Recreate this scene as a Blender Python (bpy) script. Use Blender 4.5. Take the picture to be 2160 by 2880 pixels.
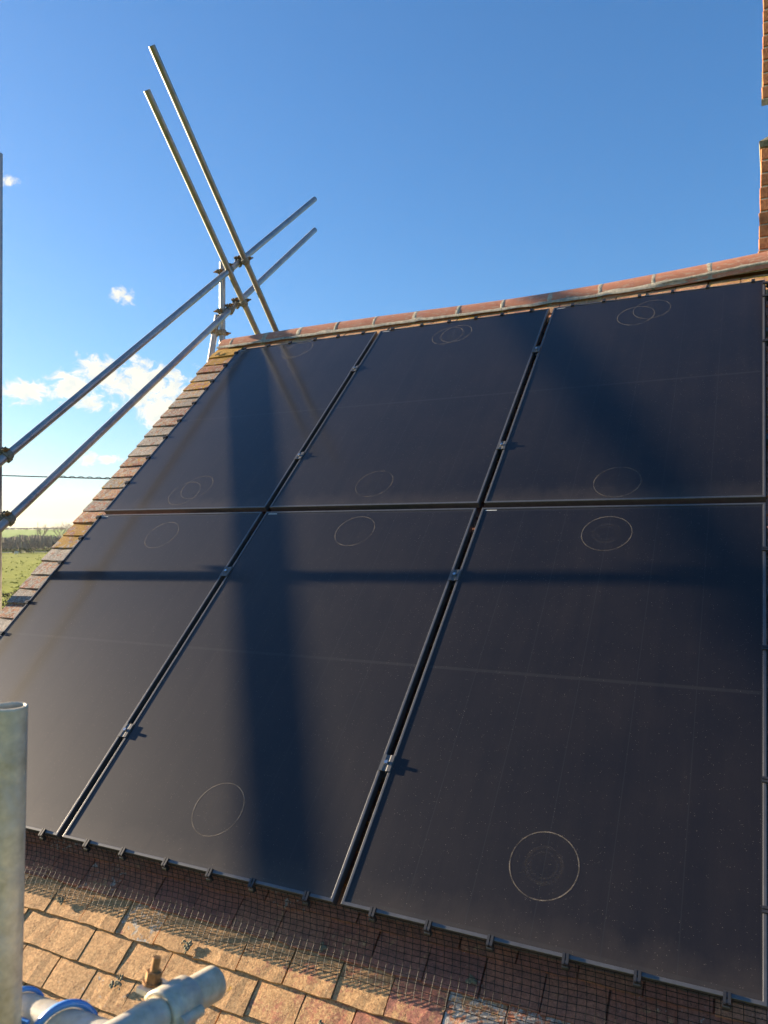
import bpy, bmesh, math, random
from mathutils import Vector, Matrix, Euler, noise

# ------------------------------------------------------------------ camera, sky, sun, exposure
for o in list(bpy.data.objects):
    bpy.data.objects.remove(o)
scene = bpy.context.scene
col = scene.collection
rnd = random.Random(7)

cam = bpy.data.cameras.new('camera')
cam.sensor_fit = 'HORIZONTAL'; cam.sensor_width = 36.0
cam.lens = 36.0 * 2199.8 / 2160.0
cam.clip_start = 0.05; cam.clip_end = 6000.0
cam.dof.use_dof = True; cam.dof.focus_distance = 3.6; cam.dof.aperture_fstop = 9.0
cam_ob = bpy.data.objects.new('camera', cam); col.objects.link(cam_ob)
CAM = Vector((3.4913, -2.0285, 6.1075))
cam_ob.matrix_world = Matrix(((0.893832, 0.014913, 0.448153, CAM.x),
                              (0.448364, -0.016797, -0.893693, CAM.y),
                              (-0.005799, 0.999748, -0.0217, CAM.z),
                              (0, 0, 0, 1)))
scene.camera = cam_ob

SUN = Vector((-7.8, -0.153, 1.229)).normalized()          # direction towards the sun
SUN_EL = math.asin(SUN.z); SUN_AZ = math.atan2(SUN.x, SUN.y)

world = bpy.data.worlds.new('World'); scene.world = world; world.use_nodes = True
sun = bpy.data.lights.new('sun', 'SUN'); sun.energy = 4.8; sun.angle = math.radians(0.72)
sun.color = (1.0, 0.80, 0.56)
sun_ob = bpy.data.objects.new('sun', sun); col.objects.link(sun_ob)
sun_ob.matrix_world = Matrix.Translation((-30, 0, 15)) @ SUN.to_track_quat('Z', 'Y').to_matrix().to_4x4()
scene.view_settings.view_transform = 'Standard'; scene.view_settings.look = 'None'
scene.view_settings.gamma = 1.0; scene.view_settings.exposure = 2.45
scene.view_settings.use_curve_mapping = False
scene.cycles.max_bounces = 6; scene.cycles.transparent_max_bounces = 8
scene.cycles.caustics_reflective = False; scene.cycles.caustics_refractive = False
scene.cycles.use_denoising = True

def N(nt, kind, **kw):
    n = nt.nodes.new(kind)
    for k, v in kw.items():
        setattr(n, k, v)
    return n

def make_sky():
    nt = world.node_tree; L = nt.links
    bg = nt.nodes['Background']
    sk = N(nt, 'ShaderNodeTexSky', sky_type='NISHITA', sun_disc=False)
    sk.sun_elevation = SUN_EL; sk.sun_rotation = SUN_AZ
    sk.air_density = 1.0; sk.dust_density = 0.9; sk.ozone_density = 4.6; sk.altitude = 100
    gm = N(nt, 'ShaderNodeGamma'); gm.inputs['Gamma'].default_value = 0.80; L.new(sk.outputs[0], gm.inputs['Color'])
    hs = N(nt, 'ShaderNodeHueSaturation'); hs.inputs['Saturation'].default_value = 1.13; hs.inputs['Hue'].default_value = 0.506
    L.new(gm.outputs[0], hs.inputs['Color'])
    tc = N(nt, 'ShaderNodeTexCoord')
    def dot(v):
        d = N(nt, 'ShaderNodeVectorMath', operation='DOT_PRODUCT'); d.inputs[1].default_value = v
        L.new(tc.outputs['Generated'], d.inputs[0]); return d.outputs['Value']
    def m(op, a, b=None, c=None, clamp=False):
        n = N(nt, 'ShaderNodeMath', operation=op, use_clamp=clamp)
        for i, x in enumerate((a, b, c)):
            if x is None: continue
            if isinstance(x, (int, float)): n.inputs[i].default_value = x
            else: L.new(x, n.inputs[i])
        return n.outputs[0]
    f = dot((-0.71048, 0.68611, 0.15643)); r = dot((0.69466, 0.71934, 0)); u = dot((0.11253, -0.10867, 0.98769))
    fm = m('MAXIMUM', f, 0.05)
    x = m('DIVIDE', r, fm); y = m('DIVIDE', u, fm)
    cb = N(nt, 'ShaderNodeCombineXYZ'); L.new(x, cb.inputs[0]); L.new(y, cb.inputs[1])
    blobs = [(.0403, .0195, .062, .030), (.0538, -.0107, .022, .026), (-.0102, .0296, .034, .022),
             (-.0447, .0148, .026, .018), (-.0891, .0046, .034, .015), (-.0249, -.0066, .022, .011),
             (.0187, .1215, .021, .012), (-.1059, .2337, .016, .012), (-.0250, -.0712, .0125, .0095),
             (-.0009, -.0719, .0145, .006), (-.26, .05, .07, .02), (.30, -.03, .05, .012)]
    mask = None
    for bx, by, rx, ry in blobs:
        s = N(nt, 'ShaderNodeVectorMath', operation='SUBTRACT'); s.inputs[1].default_value = (bx, by, 0)
        L.new(cb.outputs[0], s.inputs[0])
        q = N(nt, 'ShaderNodeVectorMath', operation='MULTIPLY'); q.inputs[1].default_value = (1 / rx, 1 / ry, 0)
        L.new(s.outputs[0], q.inputs[0])
        ln = N(nt, 'ShaderNodeVectorMath', operation='LENGTH'); L.new(q.outputs[0], ln.inputs[0])
        v = m('SUBTRACT', 0.72 if by > .1 else 0.98, ln.outputs['Value'])
        mask = v if mask is None else m('MAXIMUM', mask, v)
    mp = N(nt, 'ShaderNodeMapping'); mp.inputs['Scale'].default_value = (1.0, 1.35, 1); L.new(cb.outputs[0], mp.inputs[0])
    nz = N(nt, 'ShaderNodeTexNoise'); nz.inputs['Scale'].default_value = 46; nz.inputs['Detail'].default_value = 9
    nz.inputs['Roughness'].default_value = 0.70; nz.inputs['Distortion'].default_value = 0.6
    L.new(mp.outputs[0], nz.inputs['Vector'])
    a = m('MULTIPLY_ADD', nz.outputs[0], 3.4, -1.62)
    a = m('ADD', a, mask)
    mr = N(nt, 'ShaderNodeMapRange', interpolation_type='SMOOTHSTEP')
    mr.inputs['From Min'].default_value = 0.0; mr.inputs['From Max'].default_value = 0.62
    L.new(a, mr.inputs['Value'])
    front = m('GREATER_THAN', f, 0.2)
    al = m('MULTIPLY', mr.outputs[0], front)
    nz2 = N(nt, 'ShaderNodeTexNoise'); nz2.inputs['Scale'].default_value = 60; nz2.inputs['Detail'].default_value = 5
    L.new(cb.outputs[0], nz2.inputs['Vector'])
    cr = N(nt, 'ShaderNodeValToRGB')
    cr.color_ramp.elements[0].position = 0.38; cr.color_ramp.elements[0].color = (2.6, 2.6, 2.3, 1)
    cr.color_ramp.elements[1].position = 0.62; cr.color_ramp.elements[1].color = (3.5, 3.2, 2.4, 1)
    L.new(nz2.outputs[0], cr.inputs[0])
    al2 = m('MULTIPLY', al, 0.88)
    mx = N(nt, 'ShaderNodeMix', data_type='RGBA'); L.new(al2, mx.inputs['Factor'])
    L.new(hs.outputs[0], mx.inputs['A']); L.new(cr.outputs[0], mx.inputs['B'])
    L.new(mx.outputs['Result'], bg.inputs[0]); bg.inputs[1].default_value = 0.067
make_sky()

# ------------------------------------------------------------------ frames of reference and helpers
PHI = math.radians(43.2); PHI_ = PHI; CP, SP = math.cos(PHI), math.sin(PHI); Z0 = 5.0
ROOF = Matrix(((1, 0, 0, 0), (0, CP, -SP, 0), (0, SP, CP, Z0), (0, 0, 0, 1)))   # roof (u along ridge, v up slope, n out)
def P(u, v, n): return ROOF @ Vector((u, v, n))

def tag(o, label=None, cat=None, group=None, kind=None):
    if label: o['label'] = label
    if cat: o['category'] = cat
    if group: o['group'] = group
    if kind: o['kind'] = kind
    return o

def put(o, mat=None, parent=None):
    """link with a world matrix; the parent's inverse keeps it in place"""
    col.objects.link(o)
    if mat is not None: o.matrix_basis = mat
    if parent is not None:
        o.parent = parent; o.matrix_parent_inverse = parent.matrix_basis.inverted()
    return o

def empty(name, mat, label=None, cat=None, group=None):
    o = bpy.data.objects.new(name, None); o.empty_display_size = 0.1
    put(o, mat); return tag(o, label, cat, group)

class MB:
    def __init__(s): s.v = []; s.f = []; s.sm = []
    def add(s, vs, fs, smooth=False):
        b = len(s.v); s.v += [tuple(p) for p in vs]
        for f in fs: s.f.append(tuple(b + i for i in f)); s.sm.append(smooth)
    def box(s, c, d, m=None):
        x, y, z = d[0] / 2, d[1] / 2, d[2] / 2
        vs = [Vector((i * x, j * y, k * z)) for i in (-1, 1) for j in (-1, 1) for k in (-1, 1)]
        vs = [(m @ p if m else p) + Vector(c) for p in vs]
        s.add(vs, [(0, 1, 3, 2), (4, 6, 7, 5), (0, 4, 5, 1), (2, 3, 7, 6), (0, 2, 6, 4), (1, 5, 7, 3)])
    def cyl(s, p0, p1, r0, r1=None, seg=12, caps=True, smooth=True):
        p0 = Vector(p0); p1 = Vector(p1); r1 = r0 if r1 is None else r1
        q = (p1 - p0).to_track_quat('Z', 'Y')
        a = [q @ Vector((math.cos(2 * math.pi * i / seg), math.sin(2 * math.pi * i / seg), 0)) for i in range(seg)]
        s.add([p0 + x * r0 for x in a] + [p1 + x * r1 for x in a],
              [(i, (i + 1) % seg, seg + (i + 1) % seg, seg + i) for i in range(seg)], smooth)
        if caps:
            s.add([p0 + x * r0 for x in a], [tuple(range(seg - 1, -1, -1))])
            s.add([p1 + x * r1 for x in a], [tuple(range(seg))])
    def mesh(s, name):
        me = bpy.data.meshes.new(name); me.from_pydata(s.v, [], s.f); me.update()
        me.polygons.foreach_set('use_smooth', s.sm); return me
    def build(s, name, mat, parent=None, m=None):
        me = s.mesh(name); me.materials.append(mat)
        o = bpy.data.objects.new(name, me); return put(o, m or Matrix.Identity(4), parent)

# ------------------------------------------------------------------ materials
MATS = {}
def new_mat(name):
    m = bpy.data.materials.new(name); m.use_nodes = True; MATS[name] = m
    nt = m.node_tree; return m, nt, nt.nodes['Principled BSDF']

def ramp(nt, fac, stops):
    r = N(nt, 'ShaderNodeValToRGB'); e = r.color_ramp.elements
    while len(e) < len(stops): e.new(0.5)
    for i, (p, c) in enumerate(stops):
        e[i].position = p; e[i].color = (c[0], c[1], c[2], 1) if isinstance(c, tuple) else (c, c, c, 1)
    nt.links.new(fac, r.inputs[0]); return r.outputs[0]

def noise_tex(nt, vec, scale, detail=4, rough=0.55, dist=0.0):
    n = N(nt, 'ShaderNodeTexNoise'); n.inputs['Scale'].default_value = scale; n.inputs['Detail'].default_value = detail
    n.inputs['Roughness'].default_value = rough; n.inputs['Distortion'].default_value = dist
    if vec is not None: nt.links.new(vec, n.inputs['Vector'])
    return n.outputs['Fac']

def mixc(nt, fac, a, b, mode='MIX'):
    x = N(nt, 'ShaderNodeMix', data_type='RGBA', blend_type=mode)
    for s, v in (('Factor', fac), ('A', a), ('B', b)):
        if isinstance(v, (int, float)): x.inputs[s].default_value = v
        elif isinstance(v, tuple): x.inputs[s].default_value = (v[0], v[1], v[2], 1)
        else: nt.links.new(v, x.inputs[s])
    return x.outputs['Result']

def mth(nt, op, a, b=None, clamp=False):
    n = N(nt, 'ShaderNodeMath', operation=op, use_clamp=clamp)
    for i, v in enumerate((a, b)):
        if v is None: continue
        if isinstance(v, (int, float)): n.inputs[i].default_value = v
        else: nt.links.new(v, n.inputs[i])
    return n.outputs[0]

def bump(nt, bsdf, h, strength=0.5, dist=0.01):
    b = N(nt, 'ShaderNodeBump'); b.inputs['Strength'].default_value = strength; b.inputs['Distance'].default_value = dist
    nt.links.new(h, b.inputs['Height']); nt.links.new(b.outputs[0], bsdf.inputs['Normal'])

def obj_vec(nt, scale=(1, 1, 1), rand=True):
    tc = N(nt, 'ShaderNodeTexCoord'); v = tc.outputs['Object']
    if rand:
        oi = N(nt, 'ShaderNodeObjectInfo')
        mul = mth(nt, 'MULTIPLY', oi.outputs['Random'], 37.0)
        ad = N(nt, 'ShaderNodeVectorMath', operation='ADD'); nt.links.new(v, ad.inputs[0]); nt.links.new(mul, ad.inputs[1])
        v = ad.outputs[0]
    mp = N(nt, 'ShaderNodeMapping'); mp.inputs['Scale'].default_value = scale; nt.links.new(v, mp.inputs[0])
    return mp.outputs[0]

def mat_tile():
    m, nt, b = new_mat('clay_tile')
    v = obj_vec(nt); oi = N(nt, 'ShaderNodeObjectInfo')
    sp = N(nt, 'ShaderNodeSeparateColor'); nt.links.new(oi.outputs['Color'], sp.inputs[0])
    clay = ramp(nt, oi.outputs['Random'], [(0.0, (.44, .165, .10)), (0.35, (.49, .20, .12)), (0.7, (.41, .165, .12)), (1.0, (.52, .24, .14))])
    clay = mixc(nt, ramp(nt, noise_tex(nt, v, 28, 5), [(.35, 0.0), (.7, 0.75)]), clay, (.20, .105, .085))
    # sandy lichen crust (amount from object colour red)
    big = noise_tex(nt, v, 16, 6, .65); fine = noise_tex(nt, v, 330, 3, .6); mid = noise_tex(nt, v, 110, 4, .65)
    crust = mth(nt, 'ADD', mth(nt, 'ADD', mth(nt, 'MULTIPLY', big, .9), mth(nt, 'MULTIPLY', mid, .55)), mth(nt, 'SUBTRACT', sp.outputs[0], 1.22))
    cm = ramp(nt, crust, [(.0, 0.0), (.16, 1.0)])
    sandy = ramp(nt, mid, [(.3, (.33, .18, .085)), (.5, (.52, .31, .145)), (.7, (.62, .40, .20))])
    c = mixc(nt, cm, clay, sandy)
    # grey-white lichen patches (object colour blue)
    g = mth(nt, 'ADD', mth(nt, 'ADD', noise_tex(nt, v, 42, 6, .7, .4), mth(nt, 'MULTIPLY', fine, .18)), mth(nt, 'SUBTRACT', sp.outputs[2], 1.16))
    c = mixc(nt, ramp(nt, g, [(.0, 0.0), (.05, .9)]), c, ramp(nt, mid, [(.35, (.25, .24, .21)), (.65, (.55, .53, .48))]))
    # orange lichen (object colour green)
    o2 = mth(nt, 'ADD', mth(nt, 'ADD', noise_tex(nt, v, 23, 5, .68, .3), mth(nt, 'MULTIPLY', fine, .12)), mth(nt, 'SUBTRACT', sp.outputs[1], 1.13))
    c = mixc(nt, ramp(nt, o2, [(.0, 0.0), (.05, .9)]), c, ramp(nt, fine, [(.35, (.30, .16, .02)), (.65, (.62, .36, .05))]))
    # dark pits
    c = mixc(nt, ramp(nt, noise_tex(nt, v, 170, 2, .5), [(.63, 0.0), (.72, .7)]), c, (.07, .055, .04))
    c = mixc(nt, 1.0, c, ramp(nt, fine, [(.25, .7), (.75, 1.25)]), 'MULTIPLY'); c = mixc(nt, 1.0, c, ramp(nt, noise_tex(nt, v, 105, 5, .75), [(.32, .66), (.66, 1.22)]), 'MULTIPLY')
    c = mixc(nt, 1.0, c, oi.outputs['Alpha'], 'MULTIPLY')
    nt.links.new(c, b.inputs['Base Color']); b.inputs['Roughness'].default_value = .9
    b.inputs['Specular IOR Level'].default_value = .25
    h = mth(nt, 'ADD', mth(nt, 'MULTIPLY', noise_tex(nt, v, 190, 3, .6), .5), mth(nt, 'MULTIPLY', noise_tex(nt, v, 520, 2, .5), .45))
    bump(nt, b, h, .55, .0030)
    return m

def mat_simple(name, c0, c1, scale, rough=.8, spec=.3, metal=0.0, bs=.3, bd=.004, detail=5, vscale=(1, 1, 1), lo=.3, hi=.7, bscale=None):
    m, nt, b = new_mat(name); v = obj_vec(nt, vscale)
    n = noise_tex(nt, v, scale, detail, .6)
    nt.links.new(ramp(nt, n, [(lo, c0), (hi, c1)]), b.inputs['Base Color'])
    b.inputs['Roughness'].default_value = rough; b.inputs['Specular IOR Level'].default_value = spec
    b.inputs['Metallic'].default_value = metal
    if bs: bump(nt, b, noise_tex(nt, v, bscale or scale * 3, detail, .6), bs, bd)
    return m

def mat_ridge():
    m, nt, b = new_mat('ridge_terracotta'); v = obj_vec(nt)
    c = ramp(nt, noise_tex(nt, v, 9, 6, .6), [(.3, (.36, .145, .085)), (.55, (.44, .19, .11)), (.75, (.37, .16, .12))])
    st = ramp(nt, noise_tex(nt, obj_vec(nt, (1, 3, 3)), 26, 6, .7, .5), [(.52, 0.0), (.64, .75)])
    c = mixc(nt, st, c, (.48, .37, .27))
    c = mixc(nt, ramp(nt, noise_tex(nt, v, 300, 2), [(.3, .8), (.7, 1.0)]), (.1, .04, .03), c)
    nt.links.new(c, b.inputs['Base Color']); b.inputs['Roughness'].default_value = .62
    b.inputs['Specular IOR Level'].default_value = .4
    bump(nt, b, noise_tex(nt, v, 90, 5, .6), .25, .004); return m

def mat_galv(name='galvanised_steel', dark=1.0, sunlit_tint=False):
    m, nt, b = new_mat(name)
    v = obj_vec(nt, (1, 1, .07)); v2 = obj_vec(nt)
    n = noise_tex(nt, v, 45, 6, .6)
    c = ramp(nt, n, [(.25, (.23 * dark, .235 * dark, .24 * dark)), (.5, (.40 * dark, .40 * dark, .40 * dark)), (.75, (.55 * dark, .55 * dark, .54 * dark))])
    blot = ramp(nt, noise_tex(nt, v2, 34, 6, .7, .6), [(.56, 0.0), (.66, .75)])
    c = mixc(nt, blot, c, (.20 * dark, .195 * dark, .18 * dark))
    pale = ramp(nt, noise_tex(nt, v2, 12, 5, .65), [(.42, 0.0), (.62, .75)])
    c = mixc(nt, pale, c, (.56 * dark, .54 * dark, .50 * dark))
    if sunlit_tint:  # mottled warm tint: sunlit warmth put into the steel's own colour
        st = ramp(nt, noise_tex(nt, v2, 22, 6, .65, .5), [(.32, 0.15), (.55, .85)])
        c = mixc(nt, st, c, ramp(nt, noise_tex(nt, v2, 60, 5), [(.3, (.42, .35, .22)), (.7, (.72, .63, .45))]))
    nt.links.new(c, b.inputs['Base Color']); b.inputs['Metallic'].default_value = .12 if sunlit_tint else .8
    nt.links.new(ramp(nt, n, [(.3, .34), (.7, .52)]), b.inputs['Roughness'])
    bump(nt, b, noise_tex(nt, v2, 160, 4, .6), .12, .002); return m

def mat_glass(name, cell, line):
    """dark glass-fronted laminate with a thin film of dust"""
    m, nt, b = new_mat(name); base = cell
    ge = N(nt, 'ShaderNodeNewGeometry'); mp = N(nt, 'ShaderNodeMapping', vector_type='POINT'); mp.inputs['Rotation'].default_value = (-PHI_, 0, 0)
    nt.links.new(ge.outputs['Position'], mp.inputs[0]); v = mp.outputs[0]
    def vs_(x, y):
        q = N(nt, 'ShaderNodeMapping'); q.inputs['Scale'].default_value = (x, y, 1); nt.links.new(v, q.inputs[0]); return q.outputs[0]
    film = ramp(nt, noise_tex(nt, v, 2.1, 7, .66), [(.3, .5), (.72, 1.4)])
    runs = ramp(nt, noise_tex(nt, vs_(9, .8), 1.6, 6, .7, .4), [(.35, .8), (.72, 1.35)])
    weave = ramp(nt, noise_tex(nt, vs_(1, 2.4), 330, 3, .6), [(.3, .55), (.7, 1.45)])
    dust = mixc(nt, 1.0, (.0085, .0062, .0044), film, 'MULTIPLY'); dust = mixc(nt, 1.0, dust, weave, 'MULTIPLY'); dust = mixc(nt, 1.0, dust, runs, 'MULTIPLY')
    # dirt gathered along the lower frame edge (lower half of each panel only, flagged in the object colour)
    oc = N(nt, 'ShaderNodeTexCoord'); sx = N(nt, 'ShaderNodeSeparateXYZ'); nt.links.new(oc.outputs['Object'], sx.inputs[0])
    oi = N(nt, 'ShaderNodeObjectInfo'); fl = N(nt, 'ShaderNodeSeparateColor'); nt.links.new(oi.outputs['Color'], fl.inputs[0])
    edge = mth(nt, 'SUBTRACT', mth(nt, 'MULTIPLY', noise_tex(nt, vs_(1, .6), 11, 6, .7), .17), sx.outputs[1])
    edge = mth(nt, 'MULTIPLY', ramp(nt, edge, [(.0, 0.0), (.09, 1.0)]), fl.outputs[1])
    dust = mixc(nt, mth(nt, 'MULTIPLY', edge, .55), dust, (.040, .031, .022))
    c = mixc(nt, 1.0, dust, base, 'ADD')
    vo = N(nt, 'ShaderNodeTexVoronoi'); vo.inputs['Scale'].default_value = 210; nt.links.new(v, vo.inputs['Vector'])
    sep = N(nt, 'ShaderNodeSeparateColor'); nt.links.new(vo.outputs['Color'], sep.inputs[0])
    grit = mth(nt, 'MULTIPLY', mth(nt, 'LESS_THAN', vo.outputs['Distance'], mth(nt, 'MULTIPLY', sep.outputs[1], .17)), mth(nt, 'GREATER_THAN', noise_tex(nt, v, 60, 2), .5))
    grit = mth(nt, 'MULTIPLY', grit, mth(nt, 'GREATER_THAN', sep.outputs[0], .35))
    c = mixc(nt, mth(nt, 'MULTIPLY', grit, .55), c, (.34, .28, .21))
    nt.links.new(c, b.inputs['Base Color'])
    b.inputs['Roughness'].default_value = .56; b.inputs['IOR'].default_value = 1.33; b.inputs['Specular IOR Level'].default_value = .22
    b.inputs['Coat Weight'].default_value = 1.0; b.inputs['Coat IOR'].default_value = 1.37
    nt.links.new(ramp(nt, noise_tex(nt, v, 2.2, 5, .6), [(.3, .10), (.7, .14)]), b.inputs['Coat Roughness'])
    return m

def mat_plain(name, c, rough=.5, metal=0.0, spec=.5, var=.25, scale=40):
    m, nt, b = new_mat(name); v = obj_vec(nt)
    lo = tuple(x * (1 - var) for x in c); hi = tuple(min(1, x * (1 + var)) for x in c)
    nt.links.new(ramp(nt, noise_tex(nt, v, scale, 5, .6), [(.3, lo), (.7, hi)]), b.inputs['Base Color'])
    b.inputs['Roughness'].default_value = rough; b.inputs['Metallic'].default_value = metal
    b.inputs['Specular IOR Level'].default_value = spec; return m

def mat_mark():
    m, nt, b = new_mat('dried_ring_mark'); v = obj_vec(nt)
    b.inputs['Base Color'].default_value = (.30, .25, .19, 1); b.inputs['Roughness'].default_value = .9
    oi = N(nt, 'ShaderNodeObjectInfo'); sp = N(nt, 'ShaderNodeSeparateColor'); nt.links.new(oi.outputs['Color'], sp.inputs[0])
    a = ramp(nt, noise_tex(nt, v, 20, 6, .75), [(.38, .08), (.58, 1.0)])
    nt.links.new(mth(nt, 'MULTIPLY', a, sp.outputs[0]), b.inputs['Alpha']); return m

def mat_grass(name, a, b_, scale):
    m, nt, b = new_mat(name)
    tc = N(nt, 'ShaderNodeTexCoord'); v = tc.outputs['Object']
    c = ramp(nt, noise_tex(nt, v, scale, 8, .7), [(.3, a), (.7, b_)])
    c = mixc(nt, ramp(nt, noise_tex(nt, v, scale * .06, 4), [(.35, 0.0), (.7, .5)]), c, tuple(x * .7 for x in a))
    nt.links.new(c, b.inputs['Base Color']); b.inputs['Roughness'].default_value = .95
    b.inputs['Specular IOR Level'].default_value = .1
    bump(nt, b, noise_tex(nt, v, scale * 1.5, 6, .7), .8, .25); return m

tileM = mat_tile(); ridgeM = mat_ridge(); galvM = mat_galv('galvanised_steel', .82); galvD = mat_galv('weathered_galvanised_steel', .72)
galvB = mat_galv('shade_toned_galvanised_steel', .58)  # darker copy for the steep rails: their shaded side put into the colour
fgM = mat_galv('sunlit_tint_galvanised_steel', 1.0, True)  # near tubes, with the warm look of sunlight mixed into their colour
mortarM = mat_simple('lime_mortar', (.22, .21, .175), (.44, .41, .33), 40, .95, .1, bs=.6, bd=.006)
cellM = mat_glass('solar_cell_glass', (.0016, .0024, .0052), None)
lamM = mat_glass('laminate_glass', (.009, .010, .012), None)
frameM = mat_plain('black_anodised_aluminium', (.10, .10, .102), .36, .45, .8, .15)
clampM = mat_plain('grey_aluminium_clamp', (.11, .11, .11), .45, .5, .5, .15)
steelM = mat_plain('stainless_steel', (.6, .6, .6), .25, 1.0)
plasticM = mat_plain('black_plastic', (.022, .023, .026), .42, 0, .5)
wireM = mat_plain('dark_coated_wire', (.014, .013, .012), .5, 0, .2)
markM = mat_mark(); labelM = mat_plain('white_label', (.62, .62, .60), .5)
rustM = mat_simple('rusty_bolt_steel', (.16, .075, .03), (.38, .22, .09), 120, .8, .3, .3, .4, .002)
couplerM = mat_galv('coupler_zinc', 1.0, True)
mossCM = mat_simple('grimy_coupler_steel', (.12, .11, .085), (.32, .30, .25), 90, .75, .3, .25, .4, .003)
blueM = mat_plain('blue_plastic', (.05, .22, .62), .42, 0, .5, .12)
brickM = mat_simple('red_brick', (.26, .10, .045), (.42, .19, .085), 30, .9, .2, bs=.5, bd=.006)
stoneM = mat_simple('mossy_stone', (.10, .10, .055), (.30, .27, .18), 35, .95, .2, bs=.6, bd=.01)
wallM = mat_simple('house_wall_render', (.45, .41, .34), (.55, .50, .42), 6, .9, .2)
boardM = mat_simple('timber_board', (.12, .08, .05), (.2, .14, .09), 12, .9, .2)
grassN = mat_grass('pasture_grass', (.16, .20, .012), (.30, .31, .025), .9)
grassF = mat_grass('winter_crop_green', (.13, .25, .012), (.18, .31, .022), .05)
trackM = mat_simple('pale_track', (.36, .31, .22), (.5, .45, .34), .5, .95, .1)
twigM = mat_simple('bare_twigs', (.16, .145, .12), (.28, .25, .20), 2.0, .95, .1, bs=0)  # lightened so the colour stands in for the greyish haze over the wood
hedgeM = mat_simple('hedge_leaves', (.05, .055, .02), (.15, .14, .05), 6, .8, .2, bs=0)
woolM = mat_simple('sheep_wool', (.55, .5, .4), (.75, .7, .6), 9, .95, .1, bs=.5, bd=.03)
mossM = mat_simple('dark_moss', (.12, .11, .07), (.30, .27, .18), 120, .95, .1, bs=.6, bd=.004)
cableM = mat_plain('black_cable', (.02, .02, .022), .5)
poleM = mat_simple('creosoted_pole', (.08, .06, .04), (.14, .11, .08), 3, .9, .2)

# ------------------------------------------------------------------ land
def ground_sheet(name, pts, mat, kind='structure'):
    mb = MB(); mb.add(pts, [tuple(range(len(pts)))]); o = mb.build(name, mat); tag(o, kind=kind); return o
g = ground_sheet('ground', [(-3000, -3000, 0), (3000, -3000, 0), (3000, 3000, 0), (-3000, 3000, 0)], grassN)
DV = Vector((-0.788, 0.616, 0)); DR = Vector((0.616, 0.788, 0))     # the way the camera sees past the gable, and across it
def land(d, s, z=0.0):
    return Vector((CAM.x, CAM.y, 0)) + DV * d + DR * s + Vector((0, 0, z))
def hill_z(d): 
    t = min(1, max(0, (d - 300) / 620)); return 7.6 * t * t * (3 - 2 * t) + (max(0, d - 920) * -.01)
mb = MB(); nd, ns = 24, 20; vs = []
for i in range(nd + 1):
    d = 292 + (1250 - 292) * i / nd
    for j in range(ns + 1):
        s = -900 + 1800 * j / ns
        vs.append(land(d, s, 0.05 + hill_z(d) - 0.004 * s * (i / nd) * .4 + .5 * noise.noise((d * .006, s * .006, 0)) * i / nd))
mb.add(vs, [(i * (ns + 1) + j, i * (ns + 1) + j + 1, (i + 1) * (ns + 1) + j + 1, (i + 1) * (ns + 1) + j) for i in range(nd) for j in range(ns)], True)
tag(mb.build('far_field', grassF), kind='structure')
mb = MB(); vs = []
for j in range(41):
    s = -120 + 6 * j; w = noise.noise((s * .02, 3, 0)) * 1.5
    vs += [land(246 + w, s, .03), land(251 + w, s, .03)]
mb.add(vs, [(2 * j, 2 * j + 2, 2 * j + 3, 2 * j + 1) for j in range(40)])
tag(mb.build('farm_track', trackM), kind='structure')

# pasture tufts, one mass
mb = MB(); r2 = random.Random(3)
for i in range(1400):
    d = 62 + (r2.random() ** 1.3) * 150; s = (r2.random() - .5) * .36 * d
    h = .05 + .12 * r2.random(); w = .10 + .25 * r2.random(); p = land(d, s)
    a = r2.random() * math.pi; ax = Vector((math.cos(a), math.sin(a), 0)) * w
    mb.add([p - ax, p + ax, p + ax * .4 + Vector((0, 0, h)), p - ax * .5 + Vector((0, 0, h * .8))], [(0, 1, 2, 3)])
tag(mb.build('pasture_tufts', grassN), 'rough yellow-green grass tufts across the sunlit pasture', 'grass', kind='stuff')

def leaf_mass(mb, fn, n, size, rr, up=0.0):
    for i in range(n):
        c = fn(rr); s = size * (.5 + rr.random())
        q = Euler((rr.random() * 6.3, rr.random() * 6.3, rr.random() * 6.3)).to_quaternion()
        a = q @ Vector((s, 0, 0)); b = q @ Vector((0, s * .55, 0))
        if up: b = Vector((b.x * .3, b.y * .3, s * up)); a *= .35
        mb.add([c - a - b, c + a - b, c + a * .6 + b, c - a * .6 + b], [(0, 1, 2, 3)])

def hedge(name, d, s0, s1, h, depth, n, size, mat, label, seed, base=None, gap=0.0, group=None, up=0.0):
    rr = random.Random(seed); zb = hill_z(d) if base is None else base
    root = empty(name, Matrix.Translation(land(d, (s0 + s1) / 2, zb)), label, 'hedge', group)
    def fn(r):
        while True:
            s = s0 + (s1 - s0) * r.random(); k = noise.noise((s * .21, seed, 0)) * .5 + noise.noise((s * .8, seed, 4)) * .35
            t = r.random() ** .7
            if gap and noise.noise((s * .12, seed + 9, 0)) > gap and t < .6: continue
            return land(d + (r.random() - .5) * depth * (1.1 - .5 * t), s, zb + h * (1 + .45 * k) * t)
    mb = MB(); leaf_mass(mb, fn, n, size, rr, up); mb.build('foliage', mat, root)
    mb = MB(); ns = int(abs(s1 - s0) / max(1.2, abs(s1 - s0) / 60))
    for i in range(ns):
        s = s0 + (s1 - s0) * (i + rr.random()) / ns; p = land(d, s, zb)
        mb.cyl(p, p + Vector((rr.uniform(-.2, .2), rr.uniform(-.2, .2), h * .75)), .05, .02, 5, False)
    mb.build('stems', twigM, root); return root
hedge('hedge', 63, -7, 6, 1.7, 1.2, 4200, .07, hedgeM, 'nearest clipped hedge below the verge tiles, bordering the pasture', 1)
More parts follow.
